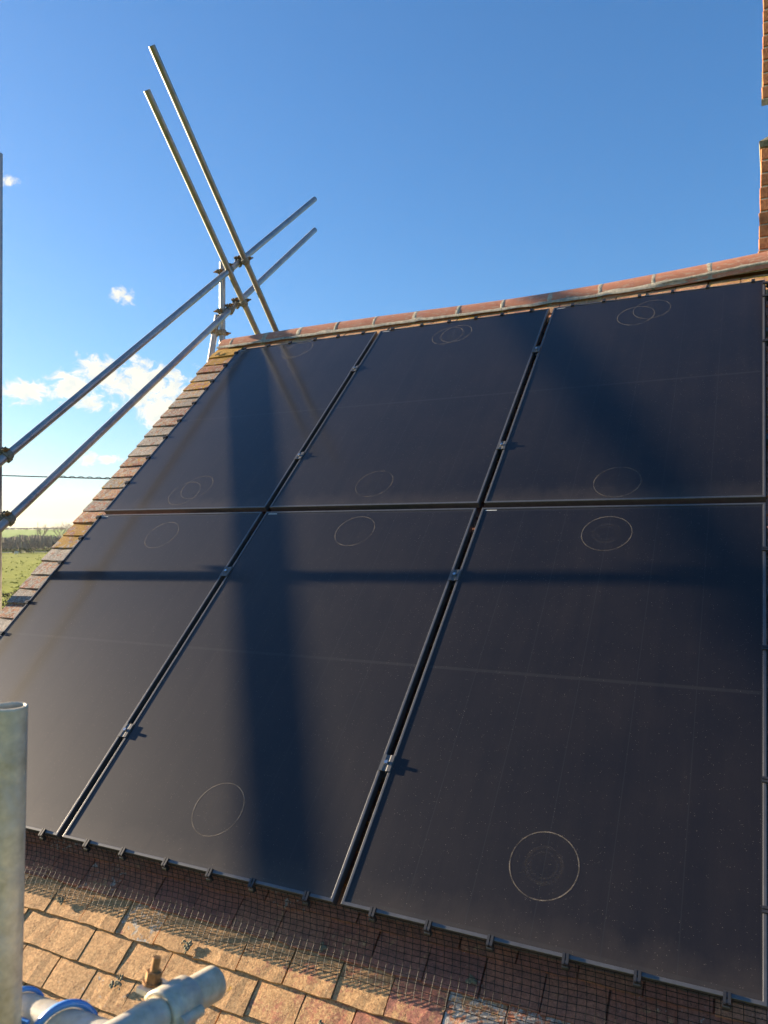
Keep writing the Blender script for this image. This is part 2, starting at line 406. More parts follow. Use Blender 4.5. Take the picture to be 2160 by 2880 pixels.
hedge('hedge', 236, -45, 40, 1.3, 1.4, 2600, .20, hedgeM, 'straggly low hedge along the far edge of the sunlit pasture', 2, gap=.05)
hedge('hedge', 915, -330, 260, 1.5, 3, 3600, .8, twigM, 'thin dark gappy hedge along the skyline', 3, gap=-.05)
hedge('hedge', 300, -60, 60, 1.8, 2, 1800, .6, twigM, 'bushy hedge topping the dark wood at the foot of the green field', 4)
mb = MB(); rr = random.Random(12)
def wood(r):
    s = -75 + 150 * r.random(); k = noise.noise((s * .07, 1, 0)) * .25 + noise.noise((s * .3, 5, 0)) * .2
    return land(262 + 22 * r.random(), s, 4.0 * (1 + k) * r.random() ** .6)
leaf_mass(mb, wood, 16000, .5, rr, 1.0)
tag(mb.build('bare_wood', twigM), 'dark band of leafless scrub wood between pasture and green field', 'wood', kind='stuff')

def bare_tree(d, s, h, seed, label):
    rr = random.Random(seed); base = land(d, s, hill_z(d)); root = empty('bare_tree', Matrix.Translation(base), label, 'tree', 'leafless trees on the skyline')
    tr = MB(); br = MB()
    tr.cyl(base, base + Vector((0, 0, h * .45)), .22, .14, 7, False)
    def grow(p, dr, ln, r, lev):
        q = p + dr * ln; br.cyl(p, q, r, r * .6, 4, False)
        if lev == 0: return
        for k in range(3 if lev > 1 else 4):
            nd_ = (dr + Vector((rr.uniform(-.8, .8), rr.uniform(-.8, .8), rr.uniform(-.15, .6)))).normalized()
            grow(p + dr * ln * rr.uniform(.55, 1), nd_, ln * rr.uniform(.5, .75), r * .55, lev - 1)
    for k in range(7):
        dr = Vector((rr.uniform(-.7, .7), rr.uniform(-.7, .7), 1)).normalized()
        grow(base + Vector((0, 0, h * rr.uniform(.22, .45))), dr, h * .26, .10, 4)
    tr.build('trunk', twigM, root); br.build('crown', twigM, root)
bare_tree(305, 9.2, 9.0, 5, 'small leafless tree just right of the thin utility pole')
bare_tree(310, 15.5, 10.0, 6, 'bushier leafless tree further right on the skyline')
bare_tree(320, 20.5, 11.0, 8, 'leafless tree nearest the verge tiles on the skyline')
# utility pole far off
r0 = land(520, 13.4, hill_z(520)); root = empty('utility_pole', Matrix.Translation(r0), 'thin wooden utility pole standing on the far green field', 'pole')
mb = MB(); mb.cyl(r0, r0 + Vector((0, 0, 9.2)), .16, .11, 8); mb.build('shaft', poleM, root)
mb = MB(); mb.box(r0 + Vector((0, 0, 8.8)), (1.3, .1, .1)); mb.build('crossarm', poleM, root)

# sheep
def sheep():
    d = 222; p = land(d, .6); root = empty('sheep', Matrix.Translation(p), 'single white sheep grazing by the low hedge beyond the pasture', 'sheep')
    bm = bmesh.new(); verts = [(-.42, 0, .62), (0, 0, .66), (.40, 0, .64), (.62, 0, .72), (.80, 0, .52), (-.36, .14, .5), (-.36, .14, .02), (-.36, -.14, .5), (-.36, -.14, .02),
             (.36, .13, .5), (.36, .13, .02), (.36, -.13, .5), (.36, -.13, .02)]
    rad = [.24, .29, .25, .15, .09, .10, .05, .10, .05, .10, .05, .10, .05]
    edges = [(1, 0), (1, 2), (2, 3), (3, 4), (0, 5), (5, 6), (0, 7), (7, 8), (2, 9), (9, 10), (2, 11), (11, 12)]
    me = bpy.data.meshes.new('body'); me.from_pydata(verts, edges, []); me.materials.append(woolM)
    o = bpy.data.objects.new('body', me)
    put(o, Matrix.Translation(p) @ Matrix.Rotation(math.radians(40), 4, 'Z'), root)
    sk = o.modifiers.new('skin', 'SKIN')
    for i, s in enumerate(me.skin_vertices[0].data): s.radius = (rad[i], rad[i]); s.use_root = (i == 1)
    su = o.modifiers.new('sub', 'SUBSURF'); su.levels = 1; su.render_levels = 1
sheep()

# overhead cable
mb = MB(); A = Vector((-46.0, -13.5, 9.05)); B = Vector((32.0, 25.6, 6.2)); prev = None
a1 = Vector((-7.08, 6.08, 6.96)); a2 = Vector((-5.63, 6.80, 6.90)); dv = (a2 - a1)
for i in range(61):
    t = -22 + i * .75; p = a1 + dv * t; p.z += .0016 * (t * t) * .35
    if prev is not None: mb.cyl(prev, p, .009, .009, 6, False)
    prev = p
prev = None
for i in range(100):
    t = .45 + i * .012; p = a1 + dv * t + Vector((0, 0, .012 + .010 * math.sin(i * .9)))
    p.z += .0016 * (t * t) * .35
    if prev is not None: mb.cyl(prev, p, .006, .006, 5, False)
    prev = p
tag(mb.build('overhead_cable', cableM), 'thin black overhead cable crossing the sky behind the verge tiles', 'cable')

# ------------------------------------------------------------------ house: walls, roof, tiles
U0, U1 = -0.32, 5.6
RV, RN = 3.775, -0.139                     # ridge axis in roof coordinates
ridge_w = P(0, RV, RN); RY, RZ = ridge_w.y, ridge_w.z
house = empty('house', Matrix.Translation((2.6, RY, 0)), 'house with lichen-crusted clay tile roof under the solar panels', 'house')
def n_t(v): return -0.125 + (.08 / 3.9) * (v + .3)
def front(u, v, dn=0.0): return P(u, v, n_t(v) + dn)
EV = -0.80
eave = front(0, EV, -.05); wy0 = eave.y + .25; wy1 = 2 * RY - wy0
mb = MB(); ga = U0 + .10
for (x0, x1) in ((ga, ga + .25), (U1 - .25, U1)):
    prof = [(wy0, 0), (wy1, 0), (wy1, eave.z + .05), (RY, RZ - .25), (wy0, eave.z + .05)]
    vs = [(x0, y, z) for y, z in prof] + [(x1, y, z) for y, z in prof]
    mb.add(vs, [(4, 3, 2, 1, 0), (5, 6, 7, 8, 9)] + [(i, (i + 1) % 5, 5 + (i + 1) % 5, 5 + i) for i in range(5)])
for y in (wy0, wy1):
    mb.box(((ga + U1) / 2, y + (.125 if y == wy0 else -.125), eave.z / 2), (U1 - ga - .502, .25, eave.z))
mb.build('wall', wallM, house)
# boarding under the tiles, front and back
mb = MB()
v_top = 3.80
fr = [front(U0 + .06, EV, -.075), front(U1, EV, -.075), front(U1, v_top, -.075), front(U0 + .06, v_top, -.075)]
nn = ROOF.to_3x3() @ Vector((0, 0, 1))
mb.add([p for p in fr] + [p - nn * .03 for p in fr], [(0, 1, 2, 3), (7, 6, 5, 4), (0, 4, 5, 1), (1, 5, 6, 2), (2, 6, 7, 3), (3, 7, 4, 0)])
slope = mb.build('roof_slope', boardM, house)
mir = lambda p: Vector((p.x, 2 * RY - p.y, p.z))
mb = MB(); bk = [mir(p) for p in fr]
mb.add(bk + [p + Vector((0, -.02, -.02)) for p in bk], [(3, 2, 1, 0), (4, 5, 6, 7), (0, 1, 5, 4), (1, 2, 6, 5), (2, 3, 7, 6), (3, 0, 4, 7)])
slope_b = mb.build('rear_roof_slope', boardM, house)

TL, TT = .262, .0155
def tile_mesh(w, seed, nx=5, ny=4, TT=.0155):
    r = random.Random(seed); vs = []; jit = [r.uniform(-.003, .003) for _ in range(nx + 1)]
    for j in range(ny + 1):
        for i in range(nx + 1):
            x = (i / nx - .5) * w; y = TL * j / ny
            if j == 0: y += jit[i]
            ex = 0.0
            if i in (0, nx): ex = r.uniform(-.0015, .0005) * (1 if i else -1) 
            z = -.0006 * (2 * x / w) ** 2 - .003 * (1 - j / ny) ** 2 + r.uniform(-.0008, .0008)
            if j == 0: z -= .0022
            vs.append((x + ex, y, z))
    n = len(vs); W_ = nx + 1
    fs = [(j * W_ + i, j * W_ + i + 1, (j + 1) * W_ + i + 1, (j + 1) * W_ + i) for j in range(ny) for i in range(nx)]
    rim = list(range(0, W_)) + [j * W_ + nx for j in range(1, ny + 1)] + [ny * W_ + i for i in range(nx - 1, -1, -1)] + [j * W_ for j in range(ny - 1, 0, -1)]
    low = [(vs[k][0], vs[k][1] + (.0015 if k < W_ else 0), vs[k][2] - TT + r.uniform(-.001, .001)) for k in rim]
    vs += low; m_ = len(rim)
    fs += [(rim[k], n + k, n + (k + 1) % m_, rim[(k + 1) % m_]) for k in range(m_)] + [tuple(n + k for k in range(m_ - 1, -1, -1))]
    me = bpy.data.meshes.new('roof_tile'); me.from_pydata(vs, [], fs); me.update(); me.materials.append(tileM); return me
T_W = .168
tile_meshes = [tile_mesh(T_W - .0035, s) for s in range(7)]
verge_meshes = [tile_mesh(.252, 40 + s, TT=.021) for s in range(5)]
GA = .1052; V_A = -.213
def tile_matrix(u, v, tr):
    tilt = math.radians(7.2)
    m = ROOF @ Matrix.Translation((u, v + tr.uniform(-.0025, .0025), n_t(v) + tr.uniform(-.002, .002)))
    m = m @ Matrix.Diagonal((1, min(1, (3.735 - v) / TL), 1, 1))
    return m @ Matrix.Rotation(-tilt + tr.uniform(-.010, .010), 4, 'X') @ Matrix.Rotation(tr.uniform(-.012, .012), 4, 'Z') @ Matrix.Rotation(tr.uniform(-.012, .012), 4, 'Y')
tr = random.Random(21); rest = MB(); count = 0
def add_tile(me, m, color, name='roof_tile'):
    o = bpy.data.objects.new(name, me); put(o, m, slope); o.color = color
def rest_tile(mb_, w, m):
    vs = [m @ Vector(p) for p in ((-w / 2, 0, -.004), (w / 2, 0, -.004), (w / 2, TL, 0), (-w / 2, TL, 0), (-w / 2, 0, -TT), (w / 2, 0, -TT), (w / 2, TL, -TT), (-w / 2, TL, -TT))]
    mb_.add(vs, [(0, 1, 2, 3), (4, 7, 6, 5), (0, 4, 5, 1), (1, 5, 6, 2), (3, 2, 6, 7), (0, 3, 7, 4)])
for i in range(-5, 37):
    v = V_A + GA * i
    wide = .25 if i % 2 else .25
    # verge tile
    lo = .35 + .10 * tr.random()
    near_top = max(0, (v - 2.9) / .7)
    add_tile(verge_meshes[tr.randrange(5)], tile_matrix(U0 + .127 + tr.uniform(-.006, .006), v, tr),
             (lo + .10, .41 + .24 * near_top + (.13 if tr.random() < .2 else 0) + tr.uniform(-.06, .06), .60 + tr.uniform(-.07, .09), tr.uniform(.66, .84)))
    ph = .059 if i % 2 else .143
    k0 = math.ceil((U0 + .255 - ph) / T_W)
    first = ph + k0 * T_W; gapw = first - (U0 + .254)
    if gapw > .03: rest_tile(rest, gapw - .004, tile_matrix(U0 + .254 + gapw / 2, v, tr))
    k = 0
    while first + k * T_W < U1:
        u = first + (k + .5) * T_W; k += 1
        m = tile_matrix(u + tr.uniform(-.002, .002), v, tr)
        shown = (v < .0 and .45 < u < 3.75 and v > -.62) or (i >= 35 and u < 3.85)
        if shown:
            left = max(0.0, min(1.0, (3.0 - u) / 1.2)); low = max(0.0, min(1.0, (-.10 - v) / .10))
            lich = .34 + .46 * low * (0.22 + .78 * left) + tr.uniform(-.07, .07)
            if i >= 35: lich = .62
            orange = .32 + tr.uniform(-.05, .08) + (.2 * (tr.random() < .5) if i >= 35 else 0)
            grey = .36 + tr.uniform(-.06, .06) + (.12 if tr.random() < .12 else 0)
            if i in (0, -1) and 2.70 < u < 2.95: grey = .60
            add_tile(tile_meshes[tr.randrange(7)], m, (lich, orange, grey, 1)); count += 1
        else:
            rest_tile(rest, T_W - .0035, m)
o = rest.build('covered_tiles', tileM, slope); tag(o, kind='stuff'); o.color = (.42, .34, .36, 1)
backm = MB()
for i in range(-5, 37):
    v = V_A + GA * i; k = 0
    while U0 + k * T_W < U1:
        u = U0 + (k + .5) * T_W + (.084 if i % 2 else 0); k += 1
        m = tile_matrix(u, v, tr)
        vs = [mir(m @ Vector(p)) for p in ((-.083, 0, -.003), (.083, 0, -.003), (.083, TL, 0), (-.083, TL, 0), (-.083, 0, -TT), (.083, 0, -TT))]
        backm.add(vs, [(3, 2, 1, 0), (1, 5, 4, 0)])
o = backm.build('rear_tiles', tileM, slope_b); tag(o, kind='stuff'); o.color = (.45, .36, .40, 1)

# ridge tiles with mortar
def ridge_off(u):
    t = max(0, u - 1.7); return Vector((0, 0, .017 * t * t + .006 * math.sin(u * 2.1)))
def arc_shell(mb_, x0, x1, r, th, a0, a1, y, z0, z1, seg=16, wob=0.0, sd=0):
    out = []; inn = []
    for k in range(seg + 1):
        a = a0 + (a1 - a0) * k / seg
        for (x, z) in ((x0, z0), (x1, z1)):
            out.append((x, y - math.cos(a) * r, z + math.sin(a) * r)); inn.append((x, y - math.cos(a) * (r - th), z + math.sin(a) * (r - th)))
    mb_.add(out, [(2 * k, 2 * k + 1, 2 * k + 3, 2 * k + 2) for k in range(seg)], True)
    mb_.add(inn, [(2 * k, 2 * k + 2, 2 * k + 3, 2 * k + 1) for k in range(seg)], True)
    for e_ in (0, 1):
        mb_.add([p for k in range(seg + 1) for p in (out[2 * k + e_], inn[2 * k + e_])], [((2 * k, 2 * k + 2, 2 * k + 3, 2 * k + 1) if not e_ else (2 * k, 2 * k + 1, 2 * k + 3, 2 * k + 2)) for k in range(seg)])
    for k in (0, seg):
        mb_.add([out[2 * k], out[2 * k + 1], inn[2 * k + 1], inn[2 * k]], [(0, 1, 2, 3)])
RL = .3075; joints = [2.2545 + RL * k for k in range(-8, 11)]
rs = random.Random(5)
edges_r = [U0 - .005] + [j for j in joints if j > U0 + .1]
for k in range(len(edges_r) - 1):
    x0, x1 = edges_r[k] + .010, edges_r[k + 1] - .010
    mb = MB(); z0 = RZ + ridge_off(x0).z + rs.uniform(-.0008, .0008); z1 = RZ + ridge_off(x1).z + rs.uniform(-.0008, .0008)
    arc_shell(mb, x0, x1, .110, .014, math.radians(-6), math.radians(186), RY + rs.uniform(-.001, .001), z0, z1, 18)
    mb.build('ridge_tile', ridgeM, house)
    if k:
        mb = MB(); xj = edges_r[k]; zj = RZ + ridge_off(xj).z; w = rs.uniform(.013, .024)
        n = 20; vs = []
        for q in range(n + 1):
            a = math.radians(-4 + 190 * q / n)
            for x, rr_ in ((xj - w, .1085), (xj - w * .55, .1103 + rs.uniform(0, .0012)), (xj + w * .5, .1103 + rs.uniform(0, .0012)), (xj + w, .1085)):
                vs.append((x + rs.uniform(-.003, .003), RY - math.cos(a) * rr_, zj + math.sin(a) * rr_))
        mb.add(vs, [(4 * q + i, 4 * q + i + 1, 4 * q + 5 + i, 4 * q + 4 + i) for q in range(n) for i in range(3)], True)
        mb.build('mortar_joint', mortarM, house)
# verge end mortar plug and bedding strip on both sides
mb = MB(); n = 14
ring = [(U0 - .002, RY - math.cos(math.pi * q / n) * .094, RZ + math.sin(math.pi * q / n) * .094) for q in range(n + 1)]
mb.add(ring + [(p[0] + .05, p[1], p[2]) for p in ring], [tuple(range(n, -1, -1)), tuple(range(n + 1, 2 * n + 2))] + [(q, q + 1, n + 2 + q, n + 1 + q) for q in range(n)])
mb.build('end_plug', mortarM, house)
for side in (0, 1):
    mb = MB(); vs = []; nseg = 150
    for q in range(nseg + 1):
        u = U0 + .01 + (U1 - U0 - .02) * q / nseg; off = ridge_off(u).z
        j1 = .010 * noise.noise((u * 9, 1 + side, 0)) + .006 * noise.noise((u * 33, 2, 0)); j2 = .011 * noise.noise((u * 7, 5, side)) + .005 * noise.noise((u * 25, 8, side))
        pts = [P(u, 3.684 + off * .8 + j1, n_t(3.66) + .001), P(u, 3.696 + off * .9 + j1 * .5, n_t(3.66) + .012), Vector((u, RY - .1150, RZ + off + .016)), Vector((u, RY - .1135 * math.cos(.27 + j2 * 12), RZ + off + .1135 * math.sin(.27 + j2 * 12))), Vector((u, RY - .1070 * math.cos(.33 + j2 * 12), RZ + off + .1070 * math.sin(.33 + j2 * 12)))]
        vs += [mir(p) if side else p for p in pts]
    mb.add(vs, [((5 * q + i, 5 * q + 5 + i, 5 * q + 6 + i, 5 * q + 1 + i) if not side else (5 * q + i, 5 * q + 1 + i, 5 * q + 6 + i, 5 * q + 5 + i)) for q in range(nseg) for i in range(4)], True)
    mb.build('mortar_bedding', mortarM, house)
# verge mortar under the tile ends
mb = MB(); vs = []
for q in range(61):
    v = -.75 + 4.4 * q / 60; j = .006 * noise.noise((v * 9, 0, 0))
    vs += [P(U0 + .03 + j, v, n_t(v) - .018), P(U0 + .035 + j, v, n_t(v) - .085)]
mb.add(vs, [(2 * q, 2 * q + 1, 2 * q + 3, 2 * q + 2) for q in range(60)]); mb.build('verge_mortar', mortarM, house)
# moss tufts on the tiles
def moss(u, v, r, seed):
    rr = random.Random(seed); mb = MB()
    for k in range(46):
        a = rr.random() * 6.28; q = rr.random() ** .6 * r * (.7 + .5 * math.sin(3 * a + seed)); c_ = front(u + math.cos(a) * q, v + math.sin(a) * q * .9, .001)
        rad = rr.uniform(.0025, .0062); up = nn * rad * .35
        base = [c_ + ROOF.to_3x3() @ Vector((math.cos(t) * rad * rr.uniform(.7, 1.3), math.sin(t) * rad * rr.uniform(.7, 1.3), -.002)) for t in [i * 1.047 for i in range(6)]]
        mid = [(b_ - c_) * .62 + c_ + up * .75 for b_ in base]
        mb.add(base + mid + [c_ + up], [(i, (i + 1) % 6, 6 + (i + 1) % 6, 6 + i) for i in range(6)] + [(6 + i, 6 + (i + 1) % 6, 12) for i in range(6)], True)
    return mb.build('moss_tuft', mossM, slope)
for k, (u, v, r) in enumerate([(1.60, -.345, .026), (1.20, -.165, .018), (1.79, -.19, .022), (2.33, -.285, .014), (2.25, -.09, .012), (2.72, -.07, .012), (-.25, 3.60, .03)]):
    moss(u, v, r, 60 + k)

# ------------------------------------------------------------------ chimney
def chimney():
    y0 = RY + .16; root = empty('chimney', Matrix.Translation((3.75, y0 + .3, RZ)), 'tall orange brick chimney with a mossy ledge, rising behind the ridge', 'chimney')
    bm_l = [None, None]
    rr = random.Random(9)
    def brick_mesh(dx, dy, dz, s):
        r = random.Random(s); mb = MB()
        bmx = bmesh.new(); bmesh.ops.create_cube(bmx, size=1)
        for v_ in bmx.verts: v_.co = Vector((v_.co.x * dx, v_.co.y * dy, v_.co.z * dz)) + Vector((r.uniform(-.002, .002), r.uniform(-.002, .002), r.uniform(-.002, .002)))
        bmesh.ops.bevel(bmx, geom=list(bmx.edges), offset=.004, segments=1, affect='EDGES')
        me = bpy.data.meshes.new('brick'); bmx.to_mesh(me); bmx.free(); me.materials.append(brickM); return me
    stretch = [brick_mesh(.215, .1025, .065, s) for s in range(4)]; head = [brick_mesh(.1025, .215, .065, 9 + s) for s in range(4)]
    def stack(x0, z0, nc, nx, ny, lean, ws=0.0):
        # courses of stretchers on the two faces towards and away from the camera, headers on the ends
        w = nx * .225 + .0; dpt = ny * .225
        for c_ in range(nc):
            z = z0 + .0375 + c_ * .075; xo = x0 + lean * (z - z0); st = .1125 if c_ % 2 else 0
            for side in (0, 1):
                y = y0 + .05125 if not side else y0 + dpt - .05125
                if side and z - .04 < z0 + ws * dpt: continue
                x = xo; k = 0
                while x < xo + w - .02:
                    wd = .1025 if (st and k == 0) else .215
                    if x + wd > xo + w: wd = .1025
                    me = (stretch if wd > .2 else head)[rr.randrange(4)]
                    m = Matrix.Translation((x + wd / 2 + rr.uniform(-.002, .002), y + rr.uniform(-.002, .002) + (0 if wd > .2 else (.056 if not side else -.056)), z))
                    put(bpy.data.objects.new('brick', me), m, root); x += wd + .01; k += 1
            for side in (0, 1):
                x = xo + .05125 + (w - .1125 if side else 0)
                for k in range(ny - 1):
                    if z - .04 < z0 + ws * (.45 + k * .225): continue
                    m = Matrix.Translation((x, y0 + .225 + .1125 + k * .225 - (.05 if c_ % 2 else 0), z))
                    put(bpy.data.objects.new('brick', head[rr.randrange(4)]), m, root)
        mb = MB(); h = nc * .075; vs = []
        for (zz, l) in ((z0, 0), (z0 + h, lean * h)):
            vs += [(x0 + .006 + l, y0 + .006, zz), (x0 + w - .016 + l, y0 + .006, zz), (x0 + w - .016 + l, y0 + dpt - .006, zz + (ws * dpt if zz == z0 else 0)), (x0 + .006 + l, y0 + dpt - .006, zz + (ws * dpt if zz == z0 else 0))]
        mb.add(vs, [(3, 2, 1, 0), (4, 5, 6, 7), (0, 1, 5, 4), (1, 2, 6, 5), (2, 3, 7, 6), (3, 0, 4, 7)]); mb.build('mortar_core', mortarM, root)
    stack(3.408, 7.42, 12, 3, 3, .042)
    # mossy ledge, narrow neck, upper shaft
    mb = MB(); vs = []; zl = 7.42 + .90
    for (z, i_) in ((zl, -.006), (zl + .035, -.010), (zl + .085, .05)):
        vs += [(3.444 + i_, y0 - .004 + i_, z), (4.09 - i_, y0 - .004 + i_, z), (4.09 - i_, y0 + .68 - i_, z), (3.444 + i_, y0 + .68 - i_, z)]
    mb.add(vs, [(3, 2, 1, 0)] + [(a + i, a + (i + 1) % 4, a + 4 + (i + 1) % 4, a + 4 + i) for a in (0, 4) for i in range(4)] + [(8, 9, 10, 11)])
    mb.build('stone_ledge', stoneM, root)
    mb = MB(); mb.box((3.84, y0 + .40, zl + .30), (.46, .40, .56)); mb.build('neck', brickM, root)
    mb = MB(); vs = [(x, y, z + .78 * (y - y0)) for x in (3.450, 4.13) for (y, z) in ((y0 - .003, 8.566), (y0 + .66, 8.566), (y0 + .66, 8.603), (y0 - .003, 8.603))]
    mb.add(vs, [(0, 1, 2, 3), (7, 6, 5, 4), (0, 4, 5, 1), (1, 5, 6, 2), (2, 6, 7, 3), (3, 7, 4, 0)]); mb.build('corbel_slab', stoneM, root)
    stack(3.452, 8.607, 16, 3, 3, .030, .78)
    mb = MB(); mb.box((3.80, y0 + .34, 9.842), (.76, .76, .06)); mb.build('cap_slab', stoneM, root)
chimney()

# ------------------------------------------------------------------ solar panels
W, H, GU, GV = 1.134, 1.7533, .0273, .0332
GLASS = -.0026
def frame_mesh():
    def loop(i, n): return [(i, i, n), (W - i, i, n), (W - i, H - i, n), (i, H - i, n)]
    L_ = [loop(0, -.030), loop(0, -.0012), loop(.0008, -.0003), loop(.0018, 0), loop(.0086, 0), loop(.0098, -.0006), loop(.0104, -.006), loop(.0104, -.012)]
    # flange at the foot
    vs = [p for l in L_ for p in l]; fs = []
    for a in range(len(L_) - 1):
        for i in range(4): fs.append((4 * a + i, 4 * a + (i + 1) % 4, 4 * a + 4 + (i + 1) % 4, 4 * a + 4 + i))
    n = len(vs); vs += loop(.03, -.030) + loop(.0015, -.0285)
    for i in range(4): fs.append((n + i, n + (i + 1) % 4, (i + 1) % 4, i))
    me = bpy.data.meshes.new('frame'); me.from_pydata(vs, [], fs); me.update(); me.materials.append(frameM); return me
frame_me = frame_mesh()
mbx = MB(); mbx.box((W / 2, H / 2, GLASS - .00256), (W - .0212, H - .0212, .005)); lam_me = mbx.mesh('laminate'); lam_me.materials.append(lamM)
CW, CG = .1815, .0028
ch = (H - .0208 - .026 - .0125) / 2
mbx = MB(); mbx.add([(0, 0, 0), (CW, 0, 0), (CW, ch, 0), (0, ch, 0), (0, 0, -.00006), (CW, 0, -.00006), (CW, ch, -.00006), (0, ch, -.00006)],
                    [(0, 1, 2, 3), (0, 4, 5, 1), (1, 5, 6, 2), (2, 6, 7, 3), (3, 7, 4, 0)]); cell_me = mbx.mesh('cell_string'); cell_me.materials.append(cellM)
mbx = MB(); mbx.box((.045, H - .0165, GLASS + .0004), (.052, .0042, .0004)); lab_me = mbx.mesh('label_sticker'); lab_me.materials.append(labelM)
def ring_mesh(r, w):
    mb = MB(); n = 56; vs = []
    for i in range(n):
        a = 2 * math.pi * i / n; vs += [(math.cos(a) * (r - w / 2), math.sin(a) * (r - w / 2), 0), (math.cos(a) * (r + w / 2), math.sin(a) * (r + w / 2), 0)]
    mb.add(vs, [(2 * i, 2 * i + 1, (2 * i + 3) % (2 * n), (2 * i + 2) % (2 * n)) for i in range(n)])
    me = mb.mesh('suction_ring'); me.materials.append(markM); return me
ring_big = ring_mesh(.098, .0030); ring_mid = ring_mesh(.052, .010); ring_in = ring_mesh(.038, .006)
rings = {(2, 0): [(2.889, .228, .9), (2.885, 1.588, .8)], (1, 0): [(1.747, .208, .85), (1.732, 1.608, .75)], (0, 0): [(.574, 1.584, .75)],
         (0, 1): [(.513, 1.923, .75), (.573, 1.973, .7), (.545, 3.419, .9), (.575, 3.434, .9)],
         (1, 1): [(1.707, 1.95, .6), (1.691, 3.365, .9), (1.744, 3.376, .9)], (2, 1): [(2.888, 1.905, .7), (2.816, 3.325, .9), (2.896, 3.375, .8)]}
names = {(0, 0): 'bottom left black solar panel, its lower corner behind the near scaffold tube',
         (1, 0): 'bottom middle black solar panel with the broad pole shadow running down it',
         (2, 0): 'bottom right black solar panel with a clear suction ring near its lower edge',
         (0, 1): 'top left black solar panel beside the verge tiles, mirroring the scaffold poles',
         (1, 1): 'top middle black solar panel directly under the ridge tiles',
         (2, 1): 'top right black solar panel below the chimney'}
pr = random.Random(2)
for (c_, r_), lab in names.items():
    u, v = c_ * (W + GU), r_ * (H + GV)
    M = ROOF @ Matrix.Translation((u, v, 0))
    root = empty('solar_panel', M @ Matrix.Translation((0, 0, -.03)), lab, 'solar panel', 'solar panels on the roof')
    put(bpy.data.objects.new('frame', frame_me), M, root)
    lam = put(bpy.data.objects.new('laminate', lam_me), M, root); lam.color = (0, 1, 0, 1)
    for half in (0, 1):
        for k in range(6):
            x = .0104 + (W - .0208 - 6 * CW - 5 * CG) / 2 + k * (CW + CG); y = .0104 + .013 + half * (ch + .0125)
            co = put(bpy.data.objects.new('cell_string', cell_me), M @ Matrix.Translation((x, y, GLASS)), lam); co.color = (0, 0 if half else 1, 0, 1)
    put(bpy.data.objects.new('label_sticker', lab_me), M, root)
    for (ru, rv, al) in rings[(c_, r_)]:
        for me, k in ((ring_big, 1.0), (ring_mid, .06), (ring_in, .05)):
            o = put(bpy.data.objects.new('suction_ring', me), ROOF @ Matrix.Translation((ru, rv, GLASS + .0005 + .0001 * k)) @ Matrix.Rotation(pr.random() * 6, 4, 'Z'), root)
            o.color = (al * k * .6, 0, 0, 1)

# mounting rails below the panels
for i, v in enumerate((.45, 1.33, 2.205, 3.078)):
    mb = MB(); mb.box((1.74, v, -.048), (3.56, .036, .034)); o = mb.build('mounting_rail', clampM, None, ROOF.copy())
    tag(o, ['aluminium rail under the lower part of the bottom row of panels', 'aluminium rail under the upper part of the bottom row of panels',
            'aluminium rail under the lower part of the top row of panels', 'aluminium rail under the upper part of the top row of panels'][i], 'rail', 'panel mounting rails')
# mid clamps
mbx = MB(); mbx.add([(-.0215, -.03, .001), (.0215, -.03, .001), (.0215, .03, .001), (-.0215, .03, .001),
                     (-.0215, -.03, .0042), (-.0085, -.03, .0042), (-.006, -.03, .0026), (.006, -.03, .0026), (.0085, -.03, .0042), (.0215, -.03, .0042),
                     (-.0215, .03, .0042), (-.0085, .03, .0042), (-.006, .03, .0026), (.006, .03, .0026), (.0085, .03, .0042), (.0215, .03, .0042)],
                    [(4, 5, 11, 10), (5, 6, 12, 11), (6, 7, 13, 12), (7, 8, 14, 13), (8, 9, 15, 14), (0, 3, 2, 1), (0, 4, 10, 3), (1, 2, 15, 9), (0, 1, 9, 8, 7, 6, 5, 4), (3, 10, 11, 12, 13, 14, 15, 2)])
plate_me = mbx.mesh('clamp_plate'); plate_me.materials.append(clampM)
mbx = MB(); mbx.cyl((0, 0, -.04), (0, 0, .003), .004, .004, 10); mbx.cyl((0, 0, .003), (0, 0, .0115), .0068, .0065, 14); bolt_me = mbx.mesh('bolt'); bolt_me.materials.append(steelM)
g1 = W + GU / 2; g2 = 2 * W + 1.5 * GU
cl = [(g1, 3.082, 'upper clamp in the gap between top left and top middle panels'), (g1, 2.21, 'lower clamp in the gap between top left and top middle panels'),
      (g1, 1.327, 'upper clamp in the gap between bottom left and bottom middle panels'), (g1, .446, 'lower clamp in the gap between bottom left and bottom middle panels'),
      (g2, 3.073, 'upper clamp in the gap between top middle and top right panels'), (g2, 2.202, 'lower clamp in the gap between top middle and top right panels'),
      (g2, 1.337, 'upper clamp in the gap between bottom middle and bottom right panels'), (g2, .467, 'lower clamp in the gap between bottom middle and bottom right panels')]
for u, v, lab in cl:
    M = ROOF @ Matrix.Translation((u, v, 0)); root = empty('panel_clamp', M @ Matrix.Translation((0, 0, -.03)), 'small grey metal ' + lab, 'clamp', 'clamps between the panels')
    put(bpy.data.objects.new('clamp_plate', plate_me), M, root); put(bpy.data.objects.new('bolt', bolt_me), M, root)

